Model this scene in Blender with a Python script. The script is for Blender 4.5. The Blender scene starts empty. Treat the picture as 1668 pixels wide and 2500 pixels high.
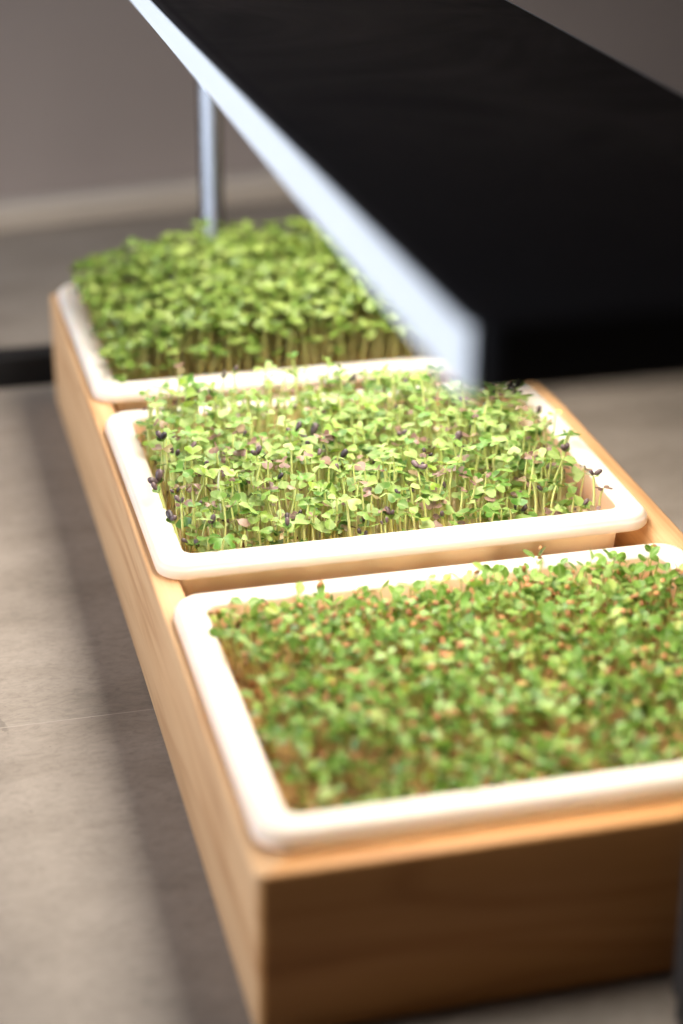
import bpy, bmesh, math, random
import numpy as np
from mathutils import Vector, Matrix, Euler, noise

sc = bpy.context.scene
rnd = random.Random(11)

# ---------------------------------------------------------------- camera
CAM = Vector((-0.10214, -0.51169, 0.44974))
ROT = Euler((1.126183, -0.0056126, -0.246857), 'XYZ')
FPX = 4734.48                      # focal length in pixels of the 1668 px wide photograph
cam = bpy.data.cameras.new('camera')
co = bpy.data.objects.new('camera', cam)
sc.collection.objects.link(co)
sc.camera = co
co.location = CAM
co.rotation_euler = ROT
cam.sensor_fit = 'HORIZONTAL'
cam.sensor_width = 24.0
cam.lens = FPX / 1668 * 24.0
cam.clip_start = 0.02
cam.clip_end = 60
RM = ROT.to_matrix()
VIEW = RM @ Vector((0, 0, -1))
cam.dof.use_dof = True
cam.dof.focus_distance = (Vector((0.085, 0.250, 0.088)) - CAM).dot(VIEW)
cam.dof.aperture_fstop = 3.3
cam.dof.aperture_blades = 9

def project(p):
    v = RM.transposed() @ (Vector(p) - CAM)
    return 834 + FPX * v.x / -v.z, 1250 - FPX * v.y / -v.z, -v.z

# ---------------------------------------------------------------- world, window light, exposure
w = bpy.data.worlds.new('World')
sc.world = w
w.use_nodes = True
w.node_tree.nodes['Background'].inputs[0].default_value = (1.0, 0.80, 0.66, 1)
w.node_tree.nodes['Background'].inputs[1].default_value = 0.038
sc.view_settings.view_transform = 'Standard'
sc.view_settings.look = 'None'
sc.view_settings.exposure = 0
sc.view_settings.gamma = 1

LED = 18.0
la = bpy.data.lights.new('window_light', 'AREA')
la.shape = 'RECTANGLE'
la.size = 1.4
la.size_y = 1.0
la.energy = 135
la.color = (0.80, 0.89, 1.0)
lo = bpy.data.objects.new('window_light', la)
sc.collection.objects.link(lo)
lo.location = (-1.9, 0.80, 0.62)
lo.rotation_euler = (Vector((0.1, 0.70, 0.1)) - lo.location).to_track_quat('-Z', 'Y').to_euler()

sc.cycles.max_bounces = 10
sc.cycles.transmission_bounces = 6
sc.cycles.use_denoising = True

# ---------------------------------------------------------------- helpers
def tag(o, label=None, cat=None, group=None, kind=None):
    if label: o['label'] = label
    if cat: o['category'] = cat
    if group: o['group'] = group
    if kind: o['kind'] = kind
    return o

def empty(name, loc=(0, 0, 0)):
    o = bpy.data.objects.new(name, None)
    o.empty_display_size = 0.01
    o.location = loc
    sc.collection.objects.link(o)
    return o

def link(name, me, mat=None, parent=None, smooth=True, auto=None):
    if mat is not None and not me.materials:
        me.materials.append(mat)
    o = bpy.data.objects.new(name, me)
    sc.collection.objects.link(o)
    if parent: o.parent = parent
    return o

def mesh(name, verts, faces, smooth=True, uvs=None, tint=None):
    me = bpy.data.meshes.new(name)
    me.from_pydata([tuple(v) for v in verts], [], faces)
    if smooth: me.polygons.foreach_set('use_smooth', [True] * len(me.polygons))
    if uvs is not None:
        l = me.uv_layers.new(name='UVMap')
        idx = np.zeros(len(me.loops), int); me.loops.foreach_get('vertex_index', idx)
        l.data.foreach_set('uv', np.asarray(uvs, float)[idx].ravel())
    if tint is not None:
        a = me.attributes.new('tint', 'FLOAT', 'POINT')
        a.data.foreach_set('value', np.asarray(tint, float))
    me.update()
    return me

def sharp_by_angle(me, deg=35):
    me.set_sharp_from_angle(angle=math.radians(deg))

def rrect(x0, y0, x1, y1, r, n=8):
    r = max(r, 1e-4)
    pts = []
    for cx, cy, a0 in ((x1 - r, y0 + r, -90), (x1 - r, y1 - r, 0), (x0 + r, y1 - r, 90), (x0 + r, y0 + r, 180)):
        for k in range(n + 1):
            a = math.radians(a0 + 90 * k / n)
            pts.append((cx + r * math.cos(a), cy + r * math.sin(a)))
    return pts

def loft(name, rings, close_first=False, close_last=False, smooth=True, sharp=35):
    """rings: list of (list of 2d points, z); all with equal count."""
    v, f = [], []
    n = len(rings[0][0])
    for pts, z in rings:
        v += [(p[0], p[1], z) for p in pts]
    for i in range(len(rings) - 1):
        for k in range(n):
            a, b = i * n + k, i * n + (k + 1) % n
            f.append((a, b, b + n, a + n))
    if close_first: f.append(tuple(range(n))[::-1])
    if close_last: f.append(tuple(range((len(rings) - 1) * n, len(rings) * n)))
    me = mesh(name, v, f, smooth)
    bm = bmesh.new(); bm.from_mesh(me)
    bmesh.ops.recalc_face_normals(bm, faces=bm.faces)
    bm.to_mesh(me); bm.free()
    sharp_by_angle(me, sharp)
    return me

def bevel_box(name, x0, y0, z0, x1, y1, z1, b=0.001, seg=2):
    bm = bmesh.new()
    bmesh.ops.create_cube(bm, size=1)
    for v in bm.verts:
        v.co = Vector((x0 + (v.co.x + .5) * (x1 - x0), y0 + (v.co.y + .5) * (y1 - y0), z0 + (v.co.z + .5) * (z1 - z0)))
    bmesh.ops.bevel(bm, geom=bm.edges[:], offset=b, segments=seg, affect='EDGES', profile=0.6)
    me = bpy.data.meshes.new(name); bm.to_mesh(me); bm.free()
    me.polygons.foreach_set('use_smooth', [True] * len(me.polygons))
    sharp_by_angle(me, 50)
    return me

# ---------------------------------------------------------------- materials
def new_mat(name):
    m = bpy.data.materials.new(name)
    m.use_nodes = True
    nt = m.node_tree
    b = nt.nodes['Principled BSDF']
    return m, nt, b

def N(nt, t, **kw):
    n = nt.nodes.new(t)
    for k, v in kw.items():
        setattr(n, k, v)
    return n

def ramp(nt, stops):
    r = nt.nodes.new('ShaderNodeValToRGB')
    e = r.color_ramp.elements
    while len(e) > 1: e.remove(e[0])
    e[0].position, e[0].color = stops[0][0], (*stops[0][1], 1)
    for p, c in stops[1:]:
        x = e.new(p); x.color = (*c, 1)
    return r

def noise_node(nt, vec, scale, detail=4, rough=.55, dist=0):
    n = nt.nodes.new('ShaderNodeTexNoise')
    n.inputs['Scale'].default_value = scale
    n.inputs['Detail'].default_value = detail
    n.inputs['Roughness'].default_value = rough
    n.inputs['Distortion'].default_value = dist
    nt.links.new(vec, n.inputs['Vector'])
    return n

def mapping(nt, src, scale, rot=(0, 0, 0)):
    m = nt.nodes.new('ShaderNodeMapping')
    m.inputs['Scale'].default_value = scale
    m.inputs['Rotation'].default_value = rot
    nt.links.new(src, m.inputs['Vector'])
    return m.outputs[0]

def add_bump(nt, b, h, strength, dist):
    bp = nt.nodes.new('ShaderNodeBump')
    bp.inputs['Strength'].default_value = strength
    bp.inputs['Distance'].default_value = dist
    nt.links.new(h, bp.inputs['Height'])
    nt.links.new(bp.outputs[0], b.inputs['Normal'])

def mix(nt, a, bcol, fac, mode='MIX'):
    n = nt.nodes.new('ShaderNodeMix'); n.data_type = 'RGBA'; n.blend_type = mode
    for sock, v in ((n.inputs[0], fac), (n.inputs[6], a), (n.inputs[7], bcol)):
        if hasattr(v, 'is_linked') or hasattr(v, 'links'): nt.links.new(v, sock)
        elif isinstance(v, (int, float)): sock.default_value = v
        else: sock.default_value = (*v, 1)
    return n.outputs[2]

def wood_material(name, axis):
    """pale beech/cherry board, grain along the given axis"""
    m, nt, b = new_mat(name)
    tc = N(nt, 'ShaderNodeTexCoord')
    s = (1, 1, 1)
    s = (1.3, 22, 22) if axis == 'x' else (22, 1.3, 22)
    v = mapping(nt, tc.outputs['Object'], s)
    n1 = noise_node(nt, v, 2.2, 5, .6, .8)
    s2 = (6, 320, 320) if axis == 'x' else (320, 6, 320)
    v2 = mapping(nt, tc.outputs['Object'], s2)
    n2 = noise_node(nt, v2, 3.0, 3, .6)
    s3 = (.8, 9, 9) if axis == 'x' else (9, .8, 9)
    v3 = mapping(nt, tc.outputs['Object'], s3)
    n3 = noise_node(nt, v3, 1.7, 2, .5, 1.5)
    r1 = ramp(nt, [(.32, (.39, .205, .088)), (.46, (.50, .29, .145)), (.60, (.53, .32, .165)), (.72, (.40, .215, .09))])
    nt.links.new(n1.outputs[0], r1.inputs[0])
    if axis == 'x':
        for e_, c_ in zip(r1.color_ramp.elements, ((.41, .18, .055), (.49, .23, .075), (.51, .245, .083), (.41, .185, .057))): e_.color = (*c_, 1)
    r2 = ramp(nt, [(.35, (.86, .83, .80)), (.6, (1, 1, 1))])
    nt.links.new(n2.outputs[0], r2.inputs[0])
    c = mix(nt, r1.outputs[0], r2.outputs[0], .55, 'MULTIPLY')
    r3 = ramp(nt, [(.47, (1, 1, 1)), (.5, (.70, .58, .48)), (.53, (1, 1, 1))])
    nt.links.new(n3.outputs[0], r3.inputs[0])
    c = mix(nt, c, r3.outputs[0], .5, 'MULTIPLY')
    nt.links.new(c, b.inputs['Base Color'])
    b.inputs['Roughness'].default_value = .55
    b.inputs['Specular IOR Level'].default_value = .3
    add_bump(nt, b, n2.outputs[0], .25, .0004)
    return m

WOOD_Y = wood_material('beech_grain_along', 'y')
WOOD_X = wood_material('beech_grain_across', 'x')

def tray_material():
    m, nt, b = new_mat('bone_white_tray')
    tc = N(nt, 'ShaderNodeTexCoord')
    n = noise_node(nt, tc.outputs['Object'], 26, 5, .6)
    r = ramp(nt, [(.3, (.80, .755, .69)), (.55, (.855, .815, .755)), (.75, (.875, .84, .785))])
    nt.links.new(n.outputs[0], r.inputs[0])
    sp = noise_node(nt, tc.outputs['Object'], 620, 2, .5)
    rs = ramp(nt, [(.69, (1, 1, 1)), (.74, (.86, .79, .70))])
    nt.links.new(sp.outputs[0], rs.inputs[0])
    nt.links.new(mix(nt, r.outputs[0], rs.outputs[0], .62, 'MULTIPLY'), b.inputs['Base Color'])
    b.inputs['Roughness'].default_value = .48
    b.inputs['Specular IOR Level'].default_value = .35
    b.inputs['Subsurface Weight'].default_value = .25
    b.inputs['Subsurface Radius'].default_value = (1.0, .6, .35)
    b.inputs['Subsurface Scale'].default_value = .0025
    add_bump(nt, b, n.outputs[0], .08, .001)
    return m
TRAY = tray_material()
nt_ = TRAY.node_tree
t_ = N(nt_, 'ShaderNodeBsdfTranslucent'); t_.inputs[0].default_value = (.96, .78, .58, 1)
x_ = N(nt_, 'ShaderNodeMixShader'); x_.inputs[0].default_value = .40
nt_.links.new(nt_.nodes['Principled BSDF'].outputs[0], x_.inputs[1]); nt_.links.new(t_.outputs[0], x_.inputs[2])
nt_.links.new(x_.outputs[0], nt_.nodes['Material Output'].inputs[0])

TRAY_THIN = TRAY.copy(); TRAY_THIN.name = 'thin_tray_wall'
for n_ in TRAY_THIN.node_tree.nodes:
    if n_.type == 'MIX_SHADER': n_.inputs[0].default_value = .85
def black_material(name, col, rough, spec=.5):
    m, nt, b = new_mat(name)
    tc = N(nt, 'ShaderNodeTexCoord')
    n = noise_node(nt, tc.outputs['Object'], 900, 2, .5)
    r = ramp(nt, [(.3, tuple(c * .9 for c in col)), (.7, tuple(c * 1.1 for c in col))])
    nt.links.new(n.outputs[0], r.inputs[0])
    nt.links.new(r.outputs[0], b.inputs['Base Color'])
    b.inputs['Roughness'].default_value = rough
    b.inputs['Specular IOR Level'].default_value = spec
    return m
BLACK = black_material('black_satin_panel', (.0085, .0078, .0092), .42, .25)
nt_ = BLACK.node_tree; b_ = nt_.nodes['Principled BSDF']
tc_ = N(nt_, 'ShaderNodeTexCoord')
d_ = noise_node(nt_, tc_.outputs['Object'], 420, 1, .4)
rd_ = ramp(nt_, [(.80, (.008, .0074, .0088)), (.84, (.16, .155, .15))])
nt_.links.new(d_.outputs[0], rd_.inputs[0]); nt_.links.new(rd_.outputs[0], b_.inputs['Base Color'])
e_ = noise_node(nt_, tc_.outputs['Object'], 9, 4, .6, 1.0)
rr_ = ramp(nt_, [(.35, (.30, .30, .30)), (.65, (.48, .48, .48))])
nt_.links.new(e_.outputs[0], rr_.inputs[0]); nt_.links.new(rr_.outputs[0], b_.inputs['Roughness'])
BLACK_FOOT = black_material('black_painted_metal', (.006, .006, .007), .45, .3)

def alu_material():
    m, nt, b = new_mat('silver_aluminium')
    tc = N(nt, 'ShaderNodeTexCoord')
    n = noise_node(nt, mapping(nt, tc.outputs['Object'], (40, 2, 900)), 1.5, 3, .5)
    r = ramp(nt, [(.3, (.78, .81, .86)), (.7, (.83, .86, .90))])
    nt.links.new(n.outputs[0], r.inputs[0])
    nt.links.new(r.outputs[0], b.inputs['Base Color'])
    b.inputs['Roughness'].default_value = .38
    return m
ALU = alu_material()
m_, nt_, b_ = new_mat('polished_post')
b_.inputs['Base Color'].default_value = (.42, .455, .53, 1)
b_.inputs['Metallic'].default_value = .85
b_.inputs['Roughness'].default_value = .22
POST = m_
POST_DARK = black_material('post_painted_dark_reflection', (.034, .028, .025), .5, .2)  # polished post faces mirroring the dark room, reflection painted as a dark colour

m_, nt_, b_ = new_mat('led_diffuser')
b_.inputs['Base Color'].default_value = (.9, .9, .88, 1)
b_.inputs['Emission Color'].default_value = (1.0, .945, .84, 1)
b_.inputs['Emission Strength'].default_value = LED
LEDM = m_

def table_material():
    m, nt, b = new_mat('taupe_laminate')
    tc = N(nt, 'ShaderNodeTexCoord')
    g = tc.outputs['Generated']
    o = N(nt, 'ShaderNodeNewGeometry').outputs['Position']
    big = noise_node(nt, mapping(nt, o, (9, 20, 1)), 1.2, 5, .62, .4)
    st = noise_node(nt, mapping(nt, o, (90, 210, 1)), 1.6, 6, .72, 1.0)
    fine = noise_node(nt, mapping(nt, o, (500, 900, 1)), 1.0, 3, .6)
    r = ramp(nt, [(.26, (.205, .169, .140)), (.5, (.268, .224, .189)), (.74, (.312, .263, .225))])
    nt.links.new(big.outputs[0], r.inputs[0])
    rs = ramp(nt, [(.34, (.66, .655, .65)), (.50, (.98, .98, .98)), (.66, (1.16, 1.15, 1.14))])
    nt.links.new(st.outputs[0], rs.inputs[0])
    c = mix(nt, r.outputs[0], rs.outputs[0], .62, 'MULTIPLY')
    rf = ramp(nt, [(.30, (.78, .77, .76)), (.45, (1, 1, 1))])
    nt.links.new(fine.outputs[0], rf.inputs[0])
    c = mix(nt, c, rf.outputs[0], .6, 'MULTIPLY')
    # a greyish rubbed mark and two specks on the laminate
    for (px, py, rx, ry, ang) in ((-.0665, .2275, .0018, .0075, .25), (-.0275, .2248, .0006, .0006, 0), (-.0610, .158, .0010, .0012, .4), (-.048, .205, .0005, .0006, 0)):
        mp = mapping(nt, o, (1 / rx, 1 / ry, 0)); mp.node.vector_type = 'TEXTURE'
        mp.node.inputs['Location'].default_value = (px, py, 0); mp.node.inputs['Rotation'].default_value = (0, 0, ang); mp.node.inputs['Scale'].default_value = (rx, ry, 1e6)
        ln = N(nt, 'ShaderNodeVectorMath', operation='LENGTH'); nt.links.new(mp, ln.inputs[0])
        ad = N(nt, 'ShaderNodeMath', operation='MULTIPLY_ADD'); nt.links.new(fine.outputs[0], ad.inputs[0]); ad.inputs[1].default_value = 1.6; nt.links.new(ln.outputs['Value'], ad.inputs[2])
        rr = ramp(nt, [(.0, (.62, .62, .62)), (.9, (.62, .62, .62)), (1.0, (1, 1, 1))])
        hv = N(nt, 'ShaderNodeMath', operation='MULTIPLY'); nt.links.new(ad.outputs[0], hv.inputs[0]); hv.inputs[1].default_value = .55
        nt.links.new(hv.outputs[0], rr.inputs[0])
        c = mix(nt, c, rr.outputs[0], .8, 'MULTIPLY')
    nt.links.new(c, b.inputs['Base Color'])
    b.inputs['Roughness'].default_value = .52
    b.inputs['Specular IOR Level'].default_value = .35
    add_bump(nt, b, st.outputs[0], .12, .0006)
    return m
TABLE = table_material()
m_, nt_, b_ = new_mat('pale_joint_filler')
b_.inputs['Base Color'].default_value = (.36, .31, .27, 1)
b_.inputs['Roughness'].default_value = .6
FILL = m_

def wall_material(name, c0, c1):
    m, nt, b = new_mat(name)
    tc = N(nt, 'ShaderNodeTexCoord')
    n = noise_node(nt, tc.outputs['Object'], 4, 4, .55)
    r = ramp(nt, [(.3, c0), (.7, c1)])
    nt.links.new(n.outputs[0], r.inputs[0])
    nt.links.new(r.outputs[0], b.inputs['Base Color'])
    b.inputs['Roughness'].default_value = .8
    n2 = noise_node(nt, tc.outputs['Object'], 260, 3, .6)
    add_bump(nt, b, n2.outputs[0], .1, .001)
    return m
WALL = wall_material('taupe_wall_paint', (.38, .322, .312), (.43, .366, .352))
TRIM = wall_material('beige_trim', (.56, .48, .41), (.62, .53, .46))

def leaf_material(name, stops, pale, trans=.35, spec=.3, rough=.42):
    m, nt, b = new_mat(name)
    out = nt.nodes['Material Output']
    oi = N(nt, 'ShaderNodeObjectInfo')
    at = N(nt, 'ShaderNodeAttribute', attribute_name='tint')
    ad = N(nt, 'ShaderNodeMath', operation='ADD')
    nt.links.new(oi.outputs['Random'], ad.inputs[0]); nt.links.new(at.outputs['Fac'], ad.inputs[1])
    fr = N(nt, 'ShaderNodeMath', operation='FRACT'); nt.links.new(ad.outputs[0], fr.inputs[0])
    r = ramp(nt, stops)
    nt.links.new(fr.outputs[0], r.inputs[0])
    uv = N(nt, 'ShaderNodeUVMap')
    sx = N(nt, 'ShaderNodeSeparateXYZ'); nt.links.new(uv.outputs[0], sx.inputs[0])
    # mid vein and paler base
    vm = N(nt, 'ShaderNodeMath', operation='SUBTRACT'); nt.links.new(sx.outputs[1], vm.inputs[0]); vm.inputs[1].default_value = .5
    va = N(nt, 'ShaderNodeMath', operation='ABSOLUTE'); nt.links.new(vm.outputs[0], va.inputs[0])
    rv = ramp(nt, [(0.0, (1, 1, 1)), (.07, (.35, .35, .35)), (.16, (0, 0, 0)), (.43, (0, 0, 0)), (.5, (.55, .55, .55))])
    nt.links.new(va.outputs[0], rv.inputs[0])
    ru = ramp(nt, [(0.0, (1, 1, 1)), (.28, (.35, .35, .35)), (.6, (0, 0, 0)), (.9, (0, 0, 0)), (1, (.5, .5, .5))])
    nt.links.new(sx.outputs[0], ru.inputs[0])
    mx = N(nt, 'ShaderNodeMath', operation='MAXIMUM'); nt.links.new(rv.outputs[0], mx.inputs[0]); nt.links.new(ru.outputs[0], mx.inputs[1])
    ms = N(nt, 'ShaderNodeMath', operation='MULTIPLY'); nt.links.new(mx.outputs[0], ms.inputs[0]); ms.inputs[1].default_value = .5
    c = mix(nt, r.outputs[0], pale, ms.outputs[0])
    tc = N(nt, 'ShaderNodeTexCoord')
    nn = noise_node(nt, N(nt, 'ShaderNodeNewGeometry').outputs['Position'], 700, 3, .6)
    rn = ramp(nt, [(.3, (.80, .84, .80)), (.65, (1.05, 1.03, 1.0))])
    nt.links.new(nn.outputs[0], rn.inputs[0])
    c = mix(nt, c, rn.outputs[0], .7, 'MULTIPLY')
    nt.links.new(c, b.inputs['Base Color'])
    b.inputs['Roughness'].default_value = rough
    b.inputs['Specular IOR Level'].default_value = spec
    add_bump(nt, b, nn.outputs[0], .2, .0003)
    t = N(nt, 'ShaderNodeBsdfTranslucent')
    ct = mix(nt, c, (1.15, 1.1, .55), .65, 'MULTIPLY')
    nt.links.new(ct, t.inputs[0])
    ms2 = N(nt, 'ShaderNodeMixShader'); ms2.inputs[0].default_value = trans
    nt.links.new(b.outputs[0], ms2.inputs[1]); nt.links.new(t.outputs[0], ms2.inputs[2])
    nt.links.new(ms2.outputs[0], out.inputs[0])
    return m

PALE = (.42, .48, .19)
LEAF_MID = leaf_material('pale_green_leaf', [(0, (.075, .16, .025)), (.25, (.165, .28, .055)), (.55, (.265, .375, .10)), (.8, (.335, .43, .16)), (1, (.23, .35, .035))], PALE)
LEAF_PURPLE = leaf_material('purple_brown_leaf', [(0, (.12, .065, .055)), (.4, (.19, .105, .085)), (.7, (.26, .165, .12)), (1, (.18, .15, .055))], (.30, .22, .14), .2)
LEAF_DARK = leaf_material('deep_green_leaf', [(0, (.06, .15, .018)), (.5, (.09, .20, .03)), (1, (.14, .27, .05))], (.3, .42, .14), .25)
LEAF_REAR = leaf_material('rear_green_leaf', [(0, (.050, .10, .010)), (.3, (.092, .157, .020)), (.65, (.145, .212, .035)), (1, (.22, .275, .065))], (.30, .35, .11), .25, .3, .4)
LEAF_FRONT = leaf_material('front_green_leaf', [(0, (.065, .15, .014)), (.3, (.115, .23, .026)), (.65, (.18, .31, .05)), (.9, (.27, .39, .10)), (1, (.32, .34, .05))], (.42, .52, .20), .3, .3, .4)

def stem_material(name, top, bottom):
    m, nt, b = new_mat(name)
    uv = N(nt, 'ShaderNodeUVMap')
    sx = N(nt, 'ShaderNodeSeparateXYZ'); nt.links.new(uv.outputs[0], sx.inputs[0])
    r = ramp(nt, [(0, bottom), (.45, tuple((a + c) / 2 for a, c in zip(top, bottom))), (1, top)])
    nt.links.new(sx.outputs[1], r.inputs[0])
    nt.links.new(r.outputs[0], b.inputs['Base Color'])
    b.inputs['Roughness'].default_value = .38
    b.inputs['Subsurface Weight'].default_value = .35
    b.inputs['Subsurface Radius'].default_value = (1, .9, .4)
    b.inputs['Subsurface Scale'].default_value = .001
    return m
STEM_MID = stem_material('pale_stem', (.52, .58, .19), (.66, .58, .31))
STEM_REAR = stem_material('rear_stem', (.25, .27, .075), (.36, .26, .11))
STEM_FRONT = stem_material('front_stem', (.38, .46, .12), (.58, .40, .16))
STEM_WHITE = stem_material('white_stem', (.80, .82, .66), (.84, .80, .66))

def plain(name, c0, c1, rough, scale=900, spec=.4):
    m, nt, b = new_mat(name)
    tc = N(nt, 'ShaderNodeTexCoord')
    oi = N(nt, 'ShaderNodeObjectInfo')
    at = N(nt, 'ShaderNodeAttribute', attribute_name='tint')
    n = noise_node(nt, N(nt, 'ShaderNodeNewGeometry').outputs['Position'], scale, 3, .6)
    a = N(nt, 'ShaderNodeMath', operation='ADD'); nt.links.new(oi.outputs['Random'], a.inputs[0]); nt.links.new(at.outputs['Fac'], a.inputs[1])
    fr = N(nt, 'ShaderNodeMath', operation='FRACT'); nt.links.new(a.outputs[0], fr.inputs[0])
    mx = N(nt, 'ShaderNodeMath', operation='MULTIPLY_ADD'); nt.links.new(fr.outputs[0], mx.inputs[0]); mx.inputs[1].default_value = .6
    mx2 = N(nt, 'ShaderNodeMath', operation='MULTIPLY'); nt.links.new(n.outputs[0], mx2.inputs[0]); mx2.inputs[1].default_value = .4
    nt.links.new(mx2.outputs[0], mx.inputs[2])
    r = ramp(nt, [(.15, c0), (.85, c1)])
    nt.links.new(mx.outputs[0], r.inputs[0])
    nt.links.new(r.outputs[0], b.inputs['Base Color'])
    b.inputs['Roughness'].default_value = rough
    b.inputs['Specular IOR Level'].default_value = spec
    return m
HULL_DARK = plain('dark_seed_hull', (.020, .015, .018), (.12, .075, .075), .45)
HULL_BROWN = plain('brown_seed_hull', (.19, .068, .02), (.46, .20, .07), .5)
SEED_RED = plain('red_brown_seed', (.10, .035, .015), (.26, .11, .045), .45)

def mat_material(name, stops, s=160):
    m, nt, b = new_mat(name)
    p = N(nt, 'ShaderNodeNewGeometry').outputs['Position']
    n = noise_node(nt, p, s, 5, .65, .5)
    r = ramp(nt, stops)
    nt.links.new(n.outputs[0], r.inputs[0])
    nt.links.new(r.outputs[0], b.inputs['Base Color'])
    b.inputs['Roughness'].default_value = .85
    n2 = noise_node(nt, p, 900, 4, .7)
    add_bump(nt, b, n2.outputs[0], .8, .0015)
    return m
MAT_MID = mat_material('root_mat', [(.3, (.38, .24, .12)), (.5, (.60, .45, .24)), (.7, (.72, .60, .38))])
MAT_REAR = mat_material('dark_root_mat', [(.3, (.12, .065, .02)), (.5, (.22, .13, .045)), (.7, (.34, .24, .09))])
MAT_FRONT = mat_material('orange_root_mat', [(.3, (.20, .10, .026)), (.5, (.35, .19, .055)), (.7, (.46, .30, .11))])

# ---------------------------------------------------------------- setting: table, wall
def board(y0, y1, k):
    me = bevel_box('tabletop_board', -3.0, y0, -0.03, 3.0, y1, 0.0, .00025, 2)
    o = link('board', me, TABLE, table)
    return o
table = empty('tabletop', (0, 0, 0))
tag(table, kind='structure')
table['label'] = 'taupe grey laminate table top with a fine pale joint'
J = .2254
bounds = [-1.5, -.0746, J, .5254, 1.6]
for k in range(4):
    board(bounds[k] + .00028, bounds[k + 1] - .00028, k)
for yb in bounds[1:4]:
    link('joint_strip', bevel_box('joint_strip', -3.0, yb - .00028, -.02, 3.0, yb + .00028, -.00005, .00004, 1), FILL, table)

YAW = math.radians(9.0)
wall = empty('wall', (0, .972, 0)); wall.rotation_euler.z = YAW
tag(wall, 'plain taupe wall behind the table, out of focus', kind='structure')
link('wall_face', bevel_box('wall_face', -3.2, 0.0, -.5, 3.2, .08, 2.6, .002), WALL, wall)
link('trim_strip', bevel_box('trim_strip', -3.2, -.024, 0.0, 3.2, -.0005, .020, .003, 3), TRIM, wall)

# ---------------------------------------------------------------- wooden planter box
BW, BL, BH = .240, .600, .0682
box = empty('planter_box', (0, 0, 0))
tag(box, 'long pale wooden planter box holding three white trays', 'planter box')
def box_ring(d, z, r, inner=False):
    if inner: return rrect(.0122 + d, .0122 + d, .2268 - d, BL - .0122 - d, max(r, .001), 5), z
    return rrect(d, d, BW - d, BL - d, max(r, .001), 5), z
rings = [box_ring(.001, .0005, .003), box_ring(0, .0015, .004), box_ring(0, BH - .0015, .004), box_ring(.00045, BH - .0005, .0036), box_ring(.0015, BH, .0026),
         box_ring(-.0012, BH, .003, True), box_ring(0, BH - .0012, .004, True), box_ring(0, .006, .004, True)]
fr = loft('frame', rings, sharp=60)
fr.materials.append(WOOD_Y); fr.materials.append(WOOD_X)
for p in fr.polygons:
    c = p.center
    # boards run round the frame: the two end boards carry their grain across
    end = (c.y < .0122 and p.normal.y < -.7) or (c.y > BL - .0122 and p.normal.y > .7) or (p.normal.z > .5 and (c.y < .0122 or c.y > BL - .0122) and .012 < c.x < .227) or (abs(p.normal.y) > .7)
    p.material_index = 1 if end else 0
frame = link('frame', fr, None, box)
link('floor_board', bevel_box('floor_board', .0124, .0124, .0008, .2266, BL - .0124, .006, .0005), WOOD_Y, box)

# ---------------------------------------------------------------- trays
TA, TB, TT, TL = .00346, .24 - .01176, .0073, .0070
TM, TD = .0128, .1792
Y0 = [.01077, .21275, .41717]
ZT, ZB = BH + TT, BH + .0003
def tray_mesh(depth):
    x0, x1, y0, y1 = TA, TB, 0.0, TD
    def r(d, z, rad):
        return rrect(x0 + d, y0 + d, x1 - d, y1 - d, rad, 8), z
    R = .0125
    rings = [r(.0105, ZB + .0006, R - .005), r(.0012, ZB, R - .001), r(.0003, ZB + .0004, R), r(0, ZB + .0012, R), r(.0002, ZT - .0028, R),
             r(.0006, ZT - .0022, R - .0005), r(.0011, ZT - .0019, R - .001), r(.0013, ZT - .0012, R - .0012), r(.0020, ZT - .0004, R - .0018), r(.0033, ZT, R - .003),
             r(TM - .0016, ZT, .0066), r(TM - .0006, ZT - .0004, .006), r(TM, ZT - .0014, .0058), r(TM + .0030, ZT - .040, .0055), r(TM + .006, ZT - .0445, .004)]
    me1 = loft('tray_shell', rings, close_last=True, sharp=70)
    # outside of the tapered body
    rb = [r(.0105, ZB + .0006, R - .005), r(.0113, ZB - .001, R - .0055), r(.0135, ZT - .0448, .007), r(.0155, ZT - .0470, .006)]
    me2 = loft('tray_body', rb, close_last=True, sharp=70)
    return me1, me2
T_SHELL, T_BODY = tray_mesh(.0)
T_SHELL.materials.append(TRAY); T_SHELL.materials.append(TRAY_THIN); T_BODY.materials.append(TRAY_THIN)
for p in T_SHELL.polygons:
    if p.center.z < ZT - .002 and p.center.z < ZB + .0006 or p.center.z < ZB - .002: p.material_index = 1
TRAY_LABELS = ['bone white tray of short oval leaved sprouts at the near end of the box',
               'bone white tray of pale green and purple sprouts in the middle of the box',
               'bone white tray of dense taller green sprouts at the far end of the box']
for k in range(3):
    t = empty('sprouting_tray', (0, Y0[k], 0))
    tag(t, TRAY_LABELS[k], 'tray', 'sprouting trays in the wooden box')
    link('rim', T_SHELL, TRAY, t)
    link('body', T_BODY, TRAY, t)

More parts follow.
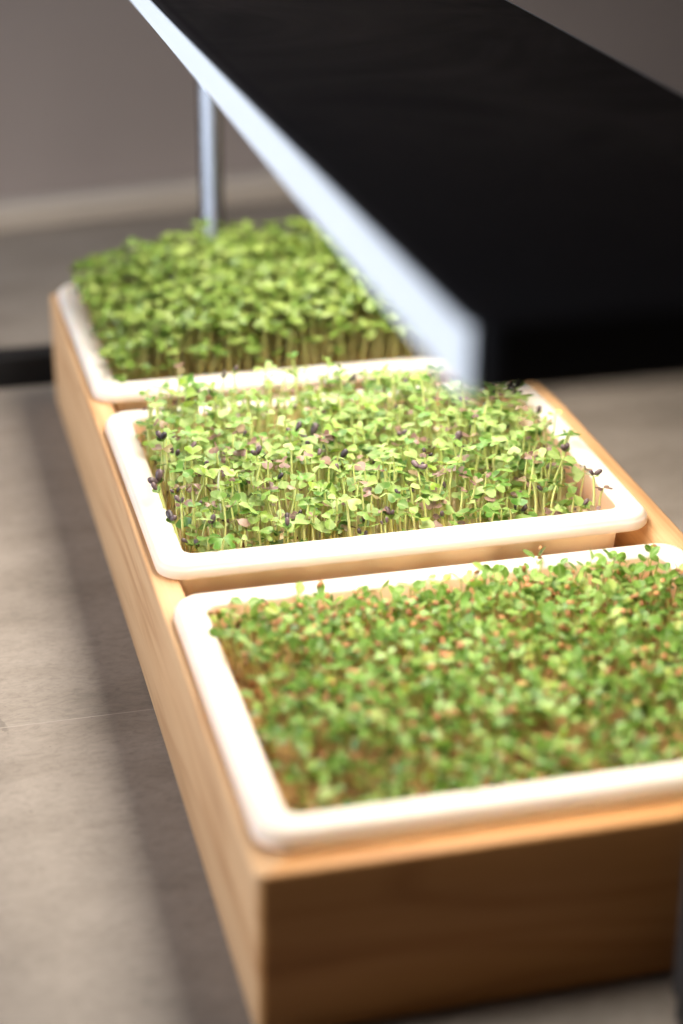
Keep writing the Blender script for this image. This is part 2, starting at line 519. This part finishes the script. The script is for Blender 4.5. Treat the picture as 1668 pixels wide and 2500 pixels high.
IX0, IX1 = TA + TM, TB - TM
def pad(k, depth, mat, label, bump):
    nx, ny = 76, 58
    zc = ZT - depth
    y0, y1 = Y0[k] + TM, Y0[k] + TD - TM
    e = -.0021
    v, f = [], []
    for j in range(ny + 1):
        for i in range(nx + 1):
            x = IX0 - e + (IX1 - IX0 + 2 * e) * i / nx; y = y0 - e + (y1 - y0 + 2 * e) * j / ny
            z = zc + bump * (noise.noise(Vector((x * 90, y * 90, k * 7))) + .6 * noise.noise(Vector((x * 260, y * 260, k * 7 + 3))))
            v.append((x, y, z))
    for j in range(ny):
        for i in range(nx):
            a = j * (nx + 1) + i
            f.append((a, a + 1, a + nx + 2, a + nx + 1))
    # skirt so that the mat has thickness
    edge = [i for i in range(nx + 1)] + [(j + 1) * (nx + 1) - 1 for j in range(1, ny + 1)] + [ny * (nx + 1) + i for i in range(nx - 1, -1, -1)] + [j * (nx + 1) for j in range(ny - 1, 0, -1)]
    base = len(v)
    xm, ym = (IX0 + IX1) / 2, (y0 + y1) / 2
    for a in edge: v.append((xm + (v[a][0] - xm) * .985, ym + (v[a][1] - ym) * .985, zc - .012))
    n = len(edge)
    for q in range(n): f.append((edge[q], base + q, base + (q + 1) % n, edge[(q + 1) % n]))
    o = link('growing_mat', mesh('growing_mat', v, f), mat)
    tag(o, label, 'growing mat', 'growing mats lying in the trays')
    return zc
DEPTH = [.0135, .0150, .0150]
ZM = [pad(0, DEPTH[0], MAT_FRONT, 'orange brown fibrous growing mat in the near tray', .0013),
      pad(1, DEPTH[1], MAT_MID, 'pale tan root covered growing mat in the middle tray', .0010),
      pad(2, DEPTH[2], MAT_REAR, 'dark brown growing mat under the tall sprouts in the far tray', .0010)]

# ---------------------------------------------------------------- grow lamp over the box
lamp = empty('grow_lamp', (0.12, 0.3, 0))
tag(lamp, 'black topped grow lamp with silver sides standing over the wooden box', 'grow lamp')
LX, LY0, LY1, LZ, LTH = .0796, -.3800, .382, .2839, .0200
def lzb(y): return LZ - LTH + .0205 * max(0, min(1, (y - LY0) / .76)) * .62
HEAD = Matrix.Translation((0, -.379, LZ)) @ Euler((-.0064, 0, .0162)).to_matrix().to_4x4() @ Matrix.Translation((0, .379, -LZ))
def lr(d, z, r): return rrect(-LX + d, LY0 + d, LX - d, LY1 - d, r, 10), z
body = loft('top_panel', [lr(.004, LZ - LTH + .0004, .008), lr(.0013, LZ - LTH + .0012, .0097), lr(.0013, LZ - .0022, .0097), lr(.0018, LZ - .0008, .0092), lr(.0034, LZ, .0078)],
            close_first=True, close_last=True, sharp=50)
for vv in body.vertices:
    if vv.co.z < LZ - .012: vv.co.z += lzb(vv.co.y) - (LZ - LTH)
body.transform(HEAD)
bo = link('top_panel', body, BLACK, lamp)
def side_trim(sx):
    # a silver band that follows the outline along one long side and a little way round both corners
    R = .0110
    pts = []
    for k in range(11):
        a = math.radians(212 - 32 * k / 10)
        pts.append((-LX + R + R * math.cos(a), LY0 + R + R * math.sin(a)))
    for k in range(11):
        a = math.radians(180 - 32 * k / 10)
        pts.append((-LX + R + R * math.cos(a), LY1 - R + R * math.sin(a)))
    n = len(pts); v = []; f = []
    prof = [(0.0006, LZ - LTH), (0, LZ - LTH + .0006), (0, LZ - .0014), (.0005, LZ - .0009), (.0011, LZ - .0009), (.0011, LZ - LTH)]
    for i, (x, y) in enumerate(pts):
        # inward normal
        if i < 11: c = Vector((-LX + R, LY0 + R))
        else: c = Vector((-LX + R, LY1 - R))
        nn = (c - Vector((x, y))).normalized()
        for d, z in prof: v.append((sx * (x + nn.x * d), y + nn.y * d, z if z > LZ - .012 else z + lzb(y) - (LZ - LTH)))
    m = len(prof)
    for i in range(n - 1):
        for q in range(m):
            a, b2 = i * m + q, i * m + (q + 1) % m
            f.append((a, b2, b2 + m, a + m))
    f.append(tuple(range(m))); f.append(tuple((n - 1) * m + q for q in range(m))[::-1])
    me = mesh('side_trim', v, f)
    bm = bmesh.new(); bm.from_mesh(me); bmesh.ops.recalc_face_normals(bm, faces=bm.faces); bm.to_mesh(me); bm.free()
    sharp_by_angle(me, 40)
    me.transform(HEAD)
    return link('side_trim', me, ALU, lamp)
side_trim(1); side_trim(-1)
lp = bevel_box('light_panel', -.058, -.297, LZ - LTH - .0016, .058, .295, LZ - LTH + .0008, .0004, 1)
for vv in lp.vertices: vv.co.z += lzb(vv.co.y) - (LZ - LTH)
lp.transform(HEAD)
link('light_panel', lp, LEDM, lamp)
# posts and feet: the stand is the same turned half round
post_prof = [(-.0060, .010), (-.0060, .0005), (-.0055, -.0008), (.0001, -.0062), (.0012, -.0068), (.0056, -.0068), (.0065, -.0058), (.0065, .010)]
def post(cx, cy, edge):
    pts = [(p[0] + cx, p[1] + cy) for p in post_prof]
    me = loft('post', [(pts, .0130), (pts, LZ - .010)], close_first=True, close_last=True, sharp=30)
    me.materials.append(POST_DARK); me.materials.append(POST)
    for p in me.polygons:
        p.material_index = 1 if edge and (p.normal.x < -.3 and p.normal.y < -.3) else 0  # rear chamfer silver where it mirrors the window, other faces painted dark
    return link('post', me, None, lamp)
post(-.0140, .333, True); post(.0272, -.333, False)
link('foot', bevel_box('foot', -.36, .3235, .0, .02, .342, .0205, .0012, 3), BLACK_FOOT, lamp)
link('foot', bevel_box('foot',   .0235, -.352, .0, .36, -.322, .0135, .0012, 3), BLACK_FOOT, lamp)

# ---------------------------------------------------------------- sprouts
def leaf_geo(L, Wd, notch, cup, curl, petiole=.16, fold=0, nu=6, nv=4, kind='heart', seed=0):
    r = random.Random(seed)
    prof = {'heart': [(0, .10), (petiole, .12), (.34, .62), (.58, .98), (.80, 1.0), (.93, .78), (1, .46)],
            'round': [(0, .10), (petiole, .14), (.34, .72), (.58, 1.0), (.78, .90), (.92, .60), (1, .24)],
            'oval': [(0, .10), (petiole, .14), (.32, .62), (.52, .96), (.72, .96), (.90, .60), (1, .16)]}[kind]
    v, uv, f = [], [], []
    cols = nv + 1
    for u, pw in prof:
        for j in range(cols):
            s = -1 + 2 * j / nv
            x = L * u * (1 - notch * (u ** 3) * (1 - abs(s)) ** 1.3)
            y = Wd * .5 * s * pw
            z = cup * Wd * (abs(s) ** 1.6) * pw - curl * L * u * u + fold * Wd * abs(s) * pw
            z += (r.random() - .5) * .04 * Wd * (1 if u > petiole else 0)
            v.append((x, y, z)); uv.append((u, j / nv))
    for i in range(len(prof) - 1):
        for j in range(nv):
            a = i * cols + j
            f.append((a, a + 1, a + cols + 1, a + cols))
    return np.array(v), f, np.array(uv)

def stem_geo(bend, seed, n=5, lv=6, r0=1.25, r1=.8):
    r = random.Random(seed)
    a0, b = r.random() * 6.28, bend
    v, uv, f = [], [], []
    for i in range(lv + 1):
        t = i / lv
        dx = b * math.sin(math.pi * t) * math.cos(a0) + .3 * b * math.sin(2 * math.pi * t) * math.sin(a0)
        dy = b * math.sin(math.pi * t) * math.sin(a0) - .3 * b * math.sin(2 * math.pi * t) * math.cos(a0)
        rad = r0 + (r1 - r0) * t
        for k in range(n):
            a = 6.2832 * k / n
            v.append((dx, dy, t, rad * math.cos(a), rad * math.sin(a))); uv.append((k / n, t))
    for i in range(lv):
        for k in range(n):
            a, b2 = i * n + k, i * n + (k + 1) % n
            f.append((a, b2, b2 + n, a + n))
    return np.array(v), f, np.array(uv)

def ellipsoid(a, b, c, nu=8, nv=5, pinch=0):
    v, f = [(0, 0, -c)], []
    for i in range(1, nv):
        th = math.pi * i / nv
        for k in range(nu):
            ph = 6.2832 * k / nu
            v.append((a * math.sin(th) * math.cos(ph) * (1 - pinch * math.cos(ph)), b * math.sin(th) * math.sin(ph), -c * math.cos(th)))
    v.append((0, 0, c))
    for k in range(nu): f.append((0, 1 + (k + 1) % nu, 1 + k))
    for i in range(nv - 2):
        for k in range(nu):
            a2, b2 = 1 + i * nu + k, 1 + i * nu + (k + 1) % nu
            f.append((a2, b2, b2 + nu, a2 + nu))
    last = len(v) - 1
    for k in range(nu): f.append((last, last - nu + k, last - nu + (k + 1) % nu))
    return np.array(v), f

class Acc:
    """joins many small pieces into one mesh with several materials"""
    def __init__(s): s.v = []; s.f = []; s.uv = []; s.t = []; s.m = []; s.n = 0; s.mats = []
    def add(s, v, f, uv, tint, mat):
        if mat not in s.mats: s.mats.append(mat)
        mi = s.mats.index(mat)
        s.v.append(v); s.uv.append(uv if uv is not None else np.zeros((len(v), 2)))
        s.f += [tuple(i + s.n for i in q) for q in f]; s.m += [mi] * len(f)
        s.t.append(np.full(len(v), tint)); s.n += len(v)
    def build(s, name):
        me = mesh(name, np.concatenate(s.v), s.f, True, np.concatenate(s.uv), np.concatenate(s.t))
        for m in s.mats: me.materials.append(m)
        me.polygons.foreach_set('material_index', s.m)
        return link(name, me)

MCACHE = {}
def leaf_mesh(key, geo, mat):
    k = (key, mat.name)
    if k not in MCACHE:
        v, f, uv = geo
        me = mesh('leaf', v, f, True, uv); me.materials.append(mat); MCACHE[k] = me
    return MCACHE[k]

# stem objects: the mesh is built per (variant, height, radius) class and shared
STEMS = [stem_geo(b, i) for i, b in enumerate((.0, .02, .035, .05, .07, .03))]
def stem_world(g, h, r):
    v, f, uv = g
    p = np.stack([v[:, 0] * h + v[:, 3] * r, v[:, 1] * h + v[:, 4] * r, v[:, 2] * h], 1)
    return p, f, uv
def stem_mesh(i, h, r, mat):
    hq = round(h / .002) * .002; rq = round(r / .0001) * .0001
    k = ('stem', i, hq, rq, mat.name)
    if k not in MCACHE:
        p, f, uv = stem_world(STEMS[i], hq, rq)
        me = mesh('stem', p, f, True, uv); me.materials.append(mat); MCACHE[k] = me
    return MCACHE[k], hq

HULL_G = ellipsoid(.0023, .0013, .0011, 8, 6, .25)
HULL_F = ellipsoid(.0016, .0009, .0007, 8, 5, .2)

def hull_mesh(geo, mat):
    k = ('hull', id(geo), mat.name)
    if k not in MCACHE:
        me = mesh('seed_hull', geo[0], geo[1]); me.materials.append(mat); MCACHE[k] = me
    return MCACHE[k]

def sprout_parts(sp):
    """transforms of a sprout's pieces in its own frame: list of (kind, key, matrix)"""
    out = []
    for lf in sp['leaves']:
        M = Matrix.Translation((0, 0, sp['h'])) @ Matrix.Rotation(lf['az'], 4, 'Z') @ Matrix.Rotation(-lf['pitch'], 4, 'Y') @ Matrix.Rotation(lf['roll'], 4, 'X') @ Matrix.Scale(lf['s'], 4)
        out.append((lf, M))
    return out

def zone(sp, k):
    u = (sp['loc'][0] - IX0) / (IX1 - IX0)
    v = (sp['loc'][1] - Y0[k] - TM) / (TD - 2 * TM)
    a = 'near' if v < .33 else ('far' if v > .67 else 'mid')
    b = 'left' if u < .2 else 'left middle' if u < .4 else 'centre' if u < .6 else 'right middle' if u < .8 else 'right'
    return {'near': 'near edge', 'mid': 'middle rows', 'far': 'far edge'}[a] + ', ' + b

def make_individual(sp, name, label, cat, group):
    r = empty(name, sp['loc'])
    r.rotation_euler = sp['rot']
    tag(r, label, cat, group)
    me, hq = stem_mesh(sp['stem'], sp['h'], sp['r'], sp['stem_mat'])
    sp['h'] = hq
    link('stem', me, None, r)
    for lf, M in sprout_parts(sp):
        o = link('leaf', leaf_mesh(lf['key'], LEAVES[lf['key']], lf['mat']), None, r)
        o.matrix_local = M
        if lf.get('hull'):
            h = link('seed_hull', hull_mesh(*lf['hull']), None, r)
            h.matrix_local = M @ lf['hullM']
    return r

def add_to_acc(acc, sp, R):
    W = Matrix.Translation(sp['loc']) @ sp['rot'].to_matrix().to_4x4()
    def tr(M, v):
        A = np.array(M); return v @ A[:3, :3].T + A[:3, 3]
    p, f, uv = stem_world(STEMS[sp['stem']], sp['h'], sp['r'])
    acc.add(tr(W, p), f, uv, R.random(), sp['stem_mat'])
    for lf, M in sprout_parts(sp):
        v, f, uv = LEAVES[lf['key']]
        acc.add(tr(W @ M, v), f, uv, R.random(), lf['mat'])
        if lf.get('hull'):
            g, m = lf['hull']
            acc.add(tr(W @ M @ lf['hullM'], g[0]), g[1], None, R.random(), m)

LEAVES = {}
for i in range(5):
    LEAVES['heart%d' % i] = leaf_geo(.0050, .0070, .26 + .05 * (i % 3), (-.06, .05, .10, .16, -.10)[i], (.22, .10, .02, .3, .38)[i], .07, 0, kind='heart', seed=i)
    LEAVES['round%d' % i] = leaf_geo(.0060, .0060, .08, (.05, .10, -.08, .16, .0)[i], (.15, .3, .05, .25, .4)[i], .09, 0, kind='round', seed=20 + i)
    LEAVES['oval%d' % i] = leaf_geo(.0069, .0044, .0, (.06, .12, -.05, .18, .0)[i], (.12, .25, .02, -.1, .35)[i], .16, 0, kind='oval', seed=40 + i)

def scatter(x0, x1, y0, y1, d, R, dens=None, tries=30):
    """poisson-like points on a jittered grid"""
    pts = []
    ny = int((y1 - y0) / (d * .866)) + 1
    for j in range(ny + 1):
        y = y0 + j * d * .866
        x = x0 + (d / 2 if j % 2 else 0)
        while x <= x1:
            px, py = x + R.uniform(-.42, .42) * d, y + R.uniform(-.42, .42) * d
            if x0 <= px <= x1 and y0 <= py <= y1 and (dens is None or R.random() < dens(px, py)):
                pts.append((px, py))
            x += d
    return pts

def in_view(p, m=60):
    x, y, d = project(p)
    return -m < x < 1668 + m and -m < y < 2500 + m

def split_near(sps, n=296):
    vis = [s for s in sps if in_view((s['loc'][0], s['loc'][1], s['loc'][2] + s['h'])) and not s.get('force')]
    vis.sort(key=lambda s: project(s['loc'])[2])
    forced = [s for s in sps if s.get('force')]
    ind = set(id(s) for s in forced + vis[:n - len(forced)])
    return [s for s in sps if id(s) in ind], [s for s in sps if id(s) not in ind]

# ---- middle tray -------------------------------------------------------------
R = random.Random(5)
def sprout_mid(x, y, h, kind, R, lean=.12):
    sp = dict(loc=(x, y, ZM[1] - .0008), h=h, r=R.uniform(.00045, .00070), stem=R.randrange(6), stem_mat=STEM_MID)
    sp['rot'] = Euler((R.gauss(0, lean), R.gauss(0, lean), R.uniform(0, 6.28)))
    az = R.uniform(0, 6.28)
    big = R.uniform(.62, 1.32)
    mat = LEAF_MID
    if kind == 'purple': mat = LEAF_PURPLE; big *= .8
    elif R.random() < .13: mat = LEAF_DARK
    key = ('heart%d' if R.random() < .72 else 'round%d') % R.randrange(5)
    p0 = R.uniform(-.20, .42)
    sp['leaves'] = []
    for q in range(2):
        sp['leaves'].append(dict(az=az + q * math.pi + R.gauss(0, .28), pitch=p0 + R.gauss(0, .18), roll=R.gauss(0, .25), s=big * (1 if q == 0 else R.uniform(.72, 1.0)), key=key, mat=mat))
    sp['kind'] = kind
    if kind == 'hull':
        for lf in sp['leaves']: lf['s'] *= .62; lf['pitch'] = R.uniform(.7, 1.3)
        lf = sp['leaves'][0]
        lf['hull'] = (HULL_G, HULL_DARK)
        lf['hullM'] = Matrix.Translation((.0064, 0, .0002)) @ Matrix.Rotation(R.uniform(-.5, .5), 4, 'Y') @ Matrix.Scale(R.uniform(1.0, 1.45) / .75, 4)
        if R.random() < .5:
            l2 = sp['leaves'][1]; l2['hull'] = lf['hull']; l2['hullM'] = lf['hullM'].copy()
    return sp

yf, yb = Y0[1] + TM, Y0[1] + TD - TM
def dens_mid(x, y):
    u, v = (x - IX0) / (IX1 - IX0), (y - yf) / (yb - yf)
    d = 1.0
    e = .86 + .10 * min(1, v / .55)
    if u > e: d *= max(.05, 1 - (u - e) / .08)
    if u < .12 and v < .10: d *= .8
    if v > .93: d *= .55
    return d * (.82 + .35 * noise.noise(Vector((x * 45, y * 45, 3))))
mid = []
for x, y in scatter(IX0 + .003, IX1 - .003, yf + .003, yb - .002, .0044, R, dens_mid):
    u, v = (x - IX0) / (IX1 - IX0), (y - yf) / (yb - yf)
    nz = noise.noise(Vector((x * 32, y * 32, 9)))
    h = .0262 + .005 * nz + .005 * v + R.gauss(0, .0040) - .006 * max(0, 1 - u / .18) * max(0, 1 - v / .5) + .002 * v
    if u > .88: h -= .006
    if v < .10: h -= R.uniform(0, .010)
    if R.random() < .55: h *= R.uniform(.48, .95)
    if R.random() < .05: h *= 1.22
    h = max(.011, h)
    q = R.random()
    pz = noise.noise(Vector((x * 60, y * 60, 21)))
    kind = 'purple' if q < .115 + .28 * max(0, pz) * (1.3 - u) else ('hull' if q > .945 else 'plain')
    if u < .09 and v < .55 and R.random() < .20: kind = 'hull'
    s = sprout_mid(x, y, h, kind, R, .24 if R.random() < .12 else .10)
    if u < .06: s['rot'].y -= .12
    mid.append(s)

LB = {'plain': ('pale green two leaved sprout in the middle tray', 'pale green sprouts in the middle tray'),
      'purple': ('purple brown leaved sprout among the green ones in the middle tray', 'purple leaved sprouts in the middle tray'),
      'hull': ('sprout still wearing a dark seed hull in the middle tray', 'hull capped sprouts in the middle tray')}

def special(x, y, h, rot, kind, R, label, mat=None, stem_mat=None, az=None, pitch=None, s=None):
    sp = sprout_mid(x, y, h, kind, R)
    sp['rot'] = Euler(rot)
    for i, lf in enumerate(sp['leaves']):
        if mat: lf['mat'] = mat
        if az is not None: lf['az'] = az + i * math.pi
        if pitch is not None: lf['pitch'] = pitch
        if s is not None: lf['s'] = s * (1 if i == 0 else .85)
    if stem_mat: sp['stem_mat'] = stem_mat
    make_individual(sp, 'radish_sprout', label, 'sprout', 'single sprouts that stand out in the middle tray')

R2 = random.Random(3)
special(IX0 + .0225, yf + .030, .041, (0, -.02, 0), 'plain', R2, 'white stemmed sprout standing tall near the left rim of the middle tray', None, STEM_WHITE, .2, .1, 1.15)
special(IX1 - .0135, yf + .041, .036, (-.04, .10, 0), 'plain', R2, 'lone bright green sprout leaning towards the right rim of the middle tray', None, None, .3, -.15, 1.1)
special(IX1 - .0100, yf + .0085, .027, (0, .0, 0), 'hull', R2, 'small sprout with a black hull in the near right corner of the middle tray')
special(IX1 - .0065, yf + .0080, .022, (0, .06, 0), 'purple', R2, 'dark purple sprout in the near right corner of the middle tray', None, None, .2, .3, .8)
special(IX1 - .046, yf + .078, .052, (0, -.10, 0), 'plain', R2, 'tall thin sprout leaning left above the right half of the middle tray', None, None, .1, -.1, 1.0)
special(IX1 - .044, yf + .078, .046, (0, .14, 0), 'plain', R2, 'tall thin sprout leaning right above the right half of the middle tray', None, None, .3, .1, .7)
special(IX0 + .083, yb - .003, .040, (-.1, 0, 0), 'plain', R2, 'single dark green sprout standing up against the far rim of the middle tray', LEAF_DARK, None, .4, .9, .9)
special(IX0 + .003, yf + .047, .023, (0, -.25, 0), 'hull', R2, 'grey hulled sprout leaning out over the left rim of the middle tray')
special(IX0 + .003, yf + .060, .024, (.15, -.2, 0), 'hull', R2, 'dark hulled sprout behind the grey one at the left rim of the middle tray')
special(IX0 + .0035, yf + .022, .019, (0, -.22, 0), 'hull', R2, 'low dark hulled sprout at the near left corner of the middle tray')

ind, rest = split_near(mid, 300)
for s in ind:
    make_individual(s, 'radish_sprout', (LB[s['kind']][0] if not (s['kind'] == 'plain' and s['leaves'][0]['mat'] is LEAF_DARK) else 'deep green two leaved sprout among pale ones in the middle tray') + ', ' + zone(s, 1), 'sprout', LB[s['kind']][1])
acc = Acc()
for s in rest: add_to_acc(acc, s, R)
o = acc.build('sprout_growth')
tag(o, 'remaining pale green sprouts at the back of the middle tray', 'sprouts', kind='stuff')

# seeds and hulls lying on the middle mat
seed_me = hull_mesh(ellipsoid(.0013, .0011, .0009), SEED_RED)
for k in range(16):
    x = IX0 + .002 + R.random() ** 1.6 * .055; y = yf + .0012 + R.random() ** 1.8 * .02
    o = link('fallen_seed', seed_me)
    o.location = (x, y, ZM[1] + .0012); o.rotation_euler = (R.uniform(-.4, .4), R.uniform(-.4, .4), R.uniform(0, 6))
    o.scale = (1, 1, 1)
    tag(o, 'red brown seed lying on the tan mat of the middle tray', 'seed', 'seeds lying on the middle mat')
acc = Acc()
g = ellipsoid(.0013, .0011, .0009)
for k in range(220):
    x, y = R.uniform(IX0 + .002, IX1 - .002), R.uniform(yf + .006, yb - .002)
    M = np.array(Euler((R.uniform(-.6, .6), R.uniform(-.6, .6), R.uniform(0, 6))).to_matrix())
    acc.add(g[0] @ M.T * R.uniform(.7, 1.1) + np.array((x, y, ZM[1] + .0013)), g[1], None, R.random(), SEED_RED if R.random() < .6 else HULL_DARK)
o = acc.build('seed_litter')
tag(o, 'dark seeds scattered under the sprouts of the middle tray', 'seeds', kind='stuff')

# fine pale root hairs on the middle mat
acc = Acc()
for k in range(900):
    x, y = R.uniform(IX0 + .001, IX1 - .001), yf + .0008 + R.random() ** 1.7 * (yb - yf - .002)
    a, l = R.uniform(0, 6.28), R.uniform(.002, .006)
    sv, f, uv = STEMS[R.randrange(1, 5)]
    p = np.stack([sv[:, 0] * l * 5 + sv[:, 3] * .00007, sv[:, 1] * l * 5 + sv[:, 4] * .00007, sv[:, 2] * l], 1)
    M = np.array((Matrix.Rotation(a, 3, 'Z') @ Matrix.Rotation(R.uniform(.8, 1.5), 3, 'Y')))
    acc.add(p @ M.T + np.array((x, y, ZM[1] + .0008)), f, uv, 0, STEM_WHITE)
o = acc.build('root_hairs')
tag(o, 'fine pale root hairs over the mat of the middle tray', 'roots', kind='stuff')

# ---- far tray ----------------------------------------------------------------
R = random.Random(8)
yf, yb = Y0[2] + TM, Y0[2] + TD - TM
far = []
for x, y in scatter(IX0 + .002, IX1 - .002, yf + .003, yb - .001, .0053, R):
    u, v = (x - IX0) / (IX1 - IX0), (y - yf) / (yb - yf)
    nz = noise.noise(Vector((x * 30, y * 30, 40)))
    h = .0395 + .0050 * nz + R.gauss(0, .0030) + .006 * min(1, v / .6) - .016 * max(0, 1 - u / .30) - .004 * max(0, (u - .8) / .2)
    if v < .06: h -= R.uniform(0.0, .014)
    if R.random() < .10: h *= .7
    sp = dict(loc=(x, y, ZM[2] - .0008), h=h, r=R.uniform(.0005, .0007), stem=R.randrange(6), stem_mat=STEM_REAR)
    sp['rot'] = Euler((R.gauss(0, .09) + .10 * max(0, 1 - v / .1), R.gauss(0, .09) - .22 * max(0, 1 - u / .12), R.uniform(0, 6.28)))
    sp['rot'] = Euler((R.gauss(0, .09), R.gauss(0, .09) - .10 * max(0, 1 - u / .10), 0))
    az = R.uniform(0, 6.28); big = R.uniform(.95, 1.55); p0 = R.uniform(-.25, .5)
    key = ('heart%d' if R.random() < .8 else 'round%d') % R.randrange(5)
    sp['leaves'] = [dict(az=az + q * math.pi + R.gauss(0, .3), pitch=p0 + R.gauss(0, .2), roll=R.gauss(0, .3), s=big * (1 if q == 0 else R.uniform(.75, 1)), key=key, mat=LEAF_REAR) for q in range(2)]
    far.append(sp)
ind, rest = split_near(far, 300)
for s in ind:
    make_individual(s, 'broadleaf_sprout', 'tall green sprout in the dense far tray, ' + zone(s, 2), 'sprout', 'tall green sprouts in the far tray')
acc = Acc()
for s in rest: add_to_acc(acc, s, R)
o = acc.build('sprout_thicket')
tag(o, 'dense mass of green sprouts at the back of the far tray', 'sprouts', kind='stuff')

# ---- near tray ---------------------------------------------------------------
R = random.Random(21)
yf, yb = Y0[0] + TM, Y0[0] + TD - TM
def dens_near(x, y):
    u, v = (x - IX0) / (IX1 - IX0), (y - yf) / (yb - yf)
    d = 1.0
    if u < .16 and v < .75: d *= .5 + .5 * u / .16
    if v < .30: d *= .74
    return d * (.95 + .3 * noise.noise(Vector((x * 50, y * 50, 77))))
near = []
for x, y in scatter(IX0 + .003, IX1 - .002, yf + .002, yb - .002, .0047, R, dens_near):
    u, v = (x - IX0) / (IX1 - IX0), (y - yf) / (yb - yf)
    nz = noise.noise(Vector((x * 34, y * 34, 60)))
    h = .0112 + .0048 * min(1, v / .75) - .005 * max(0, (v - .8) / .2) * max(0, 1 - u / .7) + .0028 * nz + R.gauss(0, .0022) - .004 * max(0, 1 - u / .15) * (1 - v)
    if v < .25: h -= .002
    if R.random() < .18: h *= .65
    h = max(.005, h)
    sp = dict(loc=(x, y, ZM[0] - .0008), h=h, r=R.uniform(.00034, .00048), stem=R.randrange(6), stem_mat=STEM_FRONT)
    sp['rot'] = Euler((R.gauss(0, .2), R.gauss(0, .2), 0))
    az = R.uniform(0, 6.28); big = R.uniform(.72, 1.10); p0 = R.uniform(-.05, .95)
    sp['leaves'] = [dict(az=az + q * math.pi + R.gauss(0, .4), pitch=p0 + R.gauss(0, .25), roll=R.gauss(0, .4), s=big * (1 if q == 0 else R.uniform(.75, 1)), key=('oval%d' if R.random() < .85 else 'round%d') % R.randrange(5), mat=LEAF_FRONT) for q in range(2)]
    if R.random() < .25:
        sp['leaves'].append(dict(az=az + 1.57 + R.gauss(0, .4), pitch=R.uniform(.3, 1.1), roll=R.gauss(0, .4), s=big * R.uniform(.5, .75), key='oval%d' % R.randrange(5), mat=LEAF_FRONT))
    if R.random() < .30 + .30 * noise.noise(Vector((x * 40, y * 40, 5))):
        lf = sp['leaves'][0]
        lf['hull'] = (HULL_F, HULL_BROWN)
        lf['hullM'] = Matrix.Translation((.0052, R.uniform(-.001, .001), .0009)) @ Euler((R.uniform(-.5, .5), R.uniform(-.5, .5), R.uniform(0, 3))).to_matrix().to_4x4() @ Matrix.Scale(R.uniform(1.0, 1.5), 4)
    near.append(sp)
ind, rest = split_near(near, 300)
for s in ind:
    if any(l.get('hull') for l in s['leaves']):
        make_individual(s, 'oval_leaf_sprout', 'oval leaved sprout carrying a brown hull in the near tray, ' + zone(s, 0), 'sprout', 'hull carrying sprouts in the near tray')
    else:
        make_individual(s, 'oval_leaf_sprout', 'short oval leaved sprout without hull in the near tray, ' + zone(s, 0), 'sprout', 'bare leaved sprouts in the near tray')
acc = Acc()
for s in rest: add_to_acc(acc, s, R)
o = acc.build('sprout_carpet')
tag(o, 'carpet of short green sprouts filling the rest of the near tray', 'sprouts', kind='stuff')
# brown hulls on the near mat
acc = Acc()
for k in range(900):
    x, y = R.uniform(IX0 + .001, IX1 - .001), R.uniform(yf + .001, yb - .001)
    M = np.array(Euler((R.uniform(-.6, .6), R.uniform(-.6, .6), R.uniform(0, 6))).to_matrix())
    acc.add(HULL_F[0] @ M.T * R.uniform(.8, 1.4) + np.array((x, y, ZM[0] + R.uniform(.0008, .0022))), HULL_F[1], None, R.random(), HULL_BROWN)
o = acc.build('seed_hulls')
tag(o, 'orange brown seed hulls covering the mat of the near tray', 'seed hulls', kind='stuff')

print('sprouts', len(mid), len(far), len(near), 'objects', len(bpy.data.objects))
